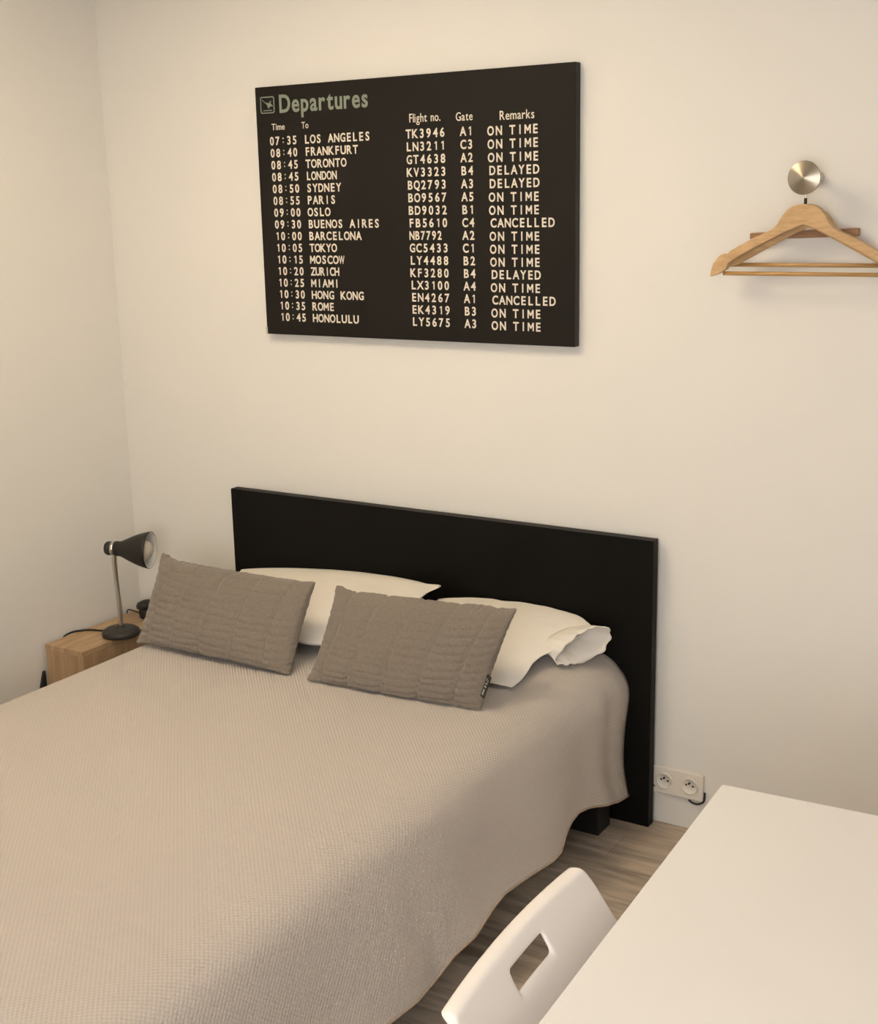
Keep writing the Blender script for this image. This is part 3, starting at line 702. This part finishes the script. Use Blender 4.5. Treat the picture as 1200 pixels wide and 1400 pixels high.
# trouser hanger with one dark bar, nearest the wall
h3 = thing('trouser_hanger', 'trouser hanger with one short brown wooden bar, closest to the wall', 'hanger', (KX-0.018, -0.028, 1.60), 0, 'hangers on the coat knob')
bar = bmesh.new()
box(bar, -0.130, 0.128, -0.009, 0.009, -0.0095, 0.0095)
for v in bar.verts:
    v.co.z += 0.0125+v.co.x*0.033
    if v.co.x < 0: v.co.z = 0.0125-0.130*0.033+(v.co.z-(0.0125-0.130*0.033))*0.82
bevel(obj('bar', bar, MT['darkwood'], h3), 0.0035, 3)
zz = KZ-1.60-0.0065
path = catmull([(0.0, 0, 0.018), (0.0, 0, 0.06), (0.0, 0, 0.095), (0.003, 0, 0.112), (0.0055, 0, zz-0.006), (0.0065, 0, zz+0.006), (0.011, 0, zz+0.0130), (0.018, 0, zz+0.0148), (0.025, 0, zz+0.0125), (0.030, 0, zz+0.006), (0.0305, 0, zz-0.004)], 6)
obj('hook', tube(bmesh.new(), path, 0.0018, 8), MT['chrome'], h3, True)

# ------------------------------------------------------------------ double socket and its cables
sk = thing('double_socket', 'white double wall socket low on the wall beside the headboard', 'socket', (0.7265, 0, 0.1305))
bevel(obj('plate', boxbm(-0.0745, 0.0745, -0.010, -0.0005, -0.0395, 0.0395), MT['plastic'], sk), 0.003, 3)
for sx in (-0.0365, 0.0365):
    c = obj('socket_well', lathe(bmesh.new(), [(0.0245, 0.0105), (0.0240, 0.0125), (0.0215, 0.0130), (0.0200, 0.0118), (0.0195, 0.0108), (0.002, 0.0107)], axis_matrix((sx, 0, 0), (0, -1, 0)), 36, True, True), MT['plastic'], sk, True)
    bm = bmesh.new()
    for (hx, hz) in ((-0.0095, 0.004), (0.0095, 0.002)):
        lathe(bm, [(0.0030, 0.0108), (0.0030, 0.0112), (0.0005, 0.0112)], axis_matrix((sx+hx, 0, hz), (0, -1, 0)), 14)
    obj('pin_holes', bm, MT['hole'], c)
    obj('earth_pin', lathe(bmesh.new(), [(0.0026, 0.0108), (0.0026, 0.0180), (0.0012, 0.0195)], axis_matrix((sx, 0, 0.0105), (0, -1, 0)), 14), MT['darkmetal'], c, True)
cb = obj('cable', tube(bmesh.new(), catmull([(0.760, -0.006, 0.0880), (0.772, -0.010, 0.0845), (0.785, -0.011, 0.0835), (0.795, -0.0105, 0.0875), (0.8035, -0.009, 0.094), (0.8055, -0.008, 0.108), (0.8045, -0.005, 0.1195)], 6), 0.0028, 8), MT['rubber'], None, True)
tag(cb, 'short black cable curling round the lower right corner of the double socket', 'cable')
cb = obj('cable', tube(bmesh.new(), catmull([(0.630, -0.012, 0.104), (0.645, -0.010, 0.112), (0.658, -0.008, 0.111), (0.666, -0.006, 0.104), (0.669, -0.005, 0.100)], 6), 0.0032, 8), MT['rubber'], None, True)
tag(cb, 'black cable end poking out from behind the headboard edge at the socket', 'cable')

# ------------------------------------------------------------------ desk
DROT = math.radians(2.5)
dk = thing('desk', 'white rectangular desk in the right foreground with a white chair tucked in', 'desk', (1.252, -1.178, 0), DROT)
DW, DL, DZ = 0.75, 1.25, 0.735
bevel(obj('desk_top', boxbm(0, DW, -DL, 0, DZ-0.034, DZ), MT['desk'], dk), 0.0025, 2)
bm = bmesh.new()
for lx, ly in ((0.02, -0.07), (DW-0.07, -0.07), (0.02, -DL+0.02), (DW-0.07, -DL+0.02)):
    bevel(obj('leg', boxbm(lx, lx+0.05, ly, ly+0.05, 0, DZ-0.0345), MT['desk'], dk), 0.002, 2)

# ------------------------------------------------------------------ chair
ch = thing('chair', 'white plastic chair with a handle slot in its backrest, tucked under the desk', 'chair', (1.478, -1.734, 0), math.radians(2.7))
def back_pt(p, q, side):
    """p -1..1 along the width (y), q 0..1 from seat to top; side 0 front, 1 rear"""
    half = 0.250-0.042*q
    y = p*half
    z = 0.45+0.284*q+0.005*(1-p*p)*q
    x = -0.135-0.166*q-0.010*(1-p*p)*q
    k = sstep(0.90, 1.0, q)                       # the top edge is a thicker, flat-topped lip
    n = Vector((-0.87, 0, 0.45)).lerp(Vector((-1.0, 0, -0.20)), k)
    return Vector((x, y, z))+n*((0.014+0.012*k)*side)
bm = bmesh.new()
NP, NQ = 40, 24
def hole(p, q): return 0.0
ps = [-1+2*i/NP for i in range(NP+1)]; qs = [j/NQ for j in range(NQ+1)]
# handle slot limits in (p, q), fitted to grid lines
PH0, PH1, QH0, QH1 = -0.28, 0.21, 0.800, 0.900
V = {}
def snap(lst, vals):
    out = list(lst)
    for v in vals:
        k = min(range(len(out)), key=lambda i: abs(out[i]-v)); out[k] = v
    return out
ps = snap(ps, (PH0, PH1)); qs = snap(qs, (QH0, QH1))
i0, i1, j0, j1 = ps.index(PH0), ps.index(PH1), qs.index(QH0), qs.index(QH1)
def rc(p, q):
    # round the two top corners of the back
    if q > 0.93:
        k = (q-0.93)/0.07; lim = 1-0.025*(1-math.sqrt(max(0, 1-k*k)))
        return p*lim
    return p
for s_ in (0, 1):
    for i, p in enumerate(ps):
        for j, q in enumerate(qs):
            V[(s_, i, j)] = bm.verts.new(back_pt(rc(p, q), q, s_))
inside = lambda i, j: i0 <= i < i1 and j0 <= j < j1
for i in range(NP):
    for j in range(NQ):
        if inside(i, j): continue
        for s_ in (0, 1):
            bm.faces.new([V[(s_, a, b)] for a, b in ((i, j), (i+1, j), (i+1, j+1), (i, j+1))])
def wall_(a, b): bm.faces.new((V[(0, *a)], V[(0, *b)], V[(1, *b)], V[(1, *a)]))
for i in range(NP): wall_((i, 0), (i+1, 0)); wall_((i, NQ), (i+1, NQ))
for j in range(NQ): wall_((0, j), (0, j+1)); wall_((NP, j), (NP, j+1))
for i in range(i0, i1): wall_((i, j0), (i+1, j0)); wall_((i, j1), (i+1, j1))
for j in range(j0, j1): wall_((i0, j), (i0, j+1)); wall_((i1, j), (i1, j+1))
md = obj('backrest', bm, MT['chair'], ch, True).modifiers.new('soft_edges', 'SUBSURF'); md.levels = 2; md.render_levels = 2
# seat shell
bm = bmesh.new(); S = {}
for s_ in (0, 1):
    for i in range(21):
        for j in range(21):
            a = -1+2*i/20; b = j/20
            half = 0.248-0.022*b*b
            x = -0.135+0.40*b; z = 0.45-0.018*math.sin(PI*min(1, b*1.1))*(1-0.5*a*a)-0.02*b*b
            S[(s_, i, j)] = bm.verts.new((x, a*half, z-0.014*s_))
for i in range(20):
    for j in range(20):
        for s_ in (0, 1): bm.faces.new([S[(s_, a, b)] for a, b in ((i, j), (i+1, j), (i+1, j+1), (i, j+1))])
def sw(a, b): bm.faces.new((S[(0, *a)], S[(0, *b)], S[(1, *b)], S[(1, *a)]))
for k in range(20): sw((k, 0), (k+1, 0)); sw((k, 20), (k+1, 20)); sw((0, k), (0, k+1)); sw((20, k), (20, k+1))
bevel(obj('seat', bm, MT['chair'], ch), 0.004, 3, 50)
for lx, ly, ex, ey in ((-0.10, 0.19, -0.05, 0.03), (-0.10, -0.19, -0.05, -0.03), (0.23, 0.18, 0.04, 0.03), (0.23, -0.18, 0.04, -0.03)):
    obj('leg', tube(bmesh.new(), [(lx, ly, 0.425), (lx+ex*0.5, ly+ey*0.5, 0.21), (lx+ex, ly+ey, 0.0)], [0.017, 0.014, 0.011], 14), MT['chair'], ch, True)
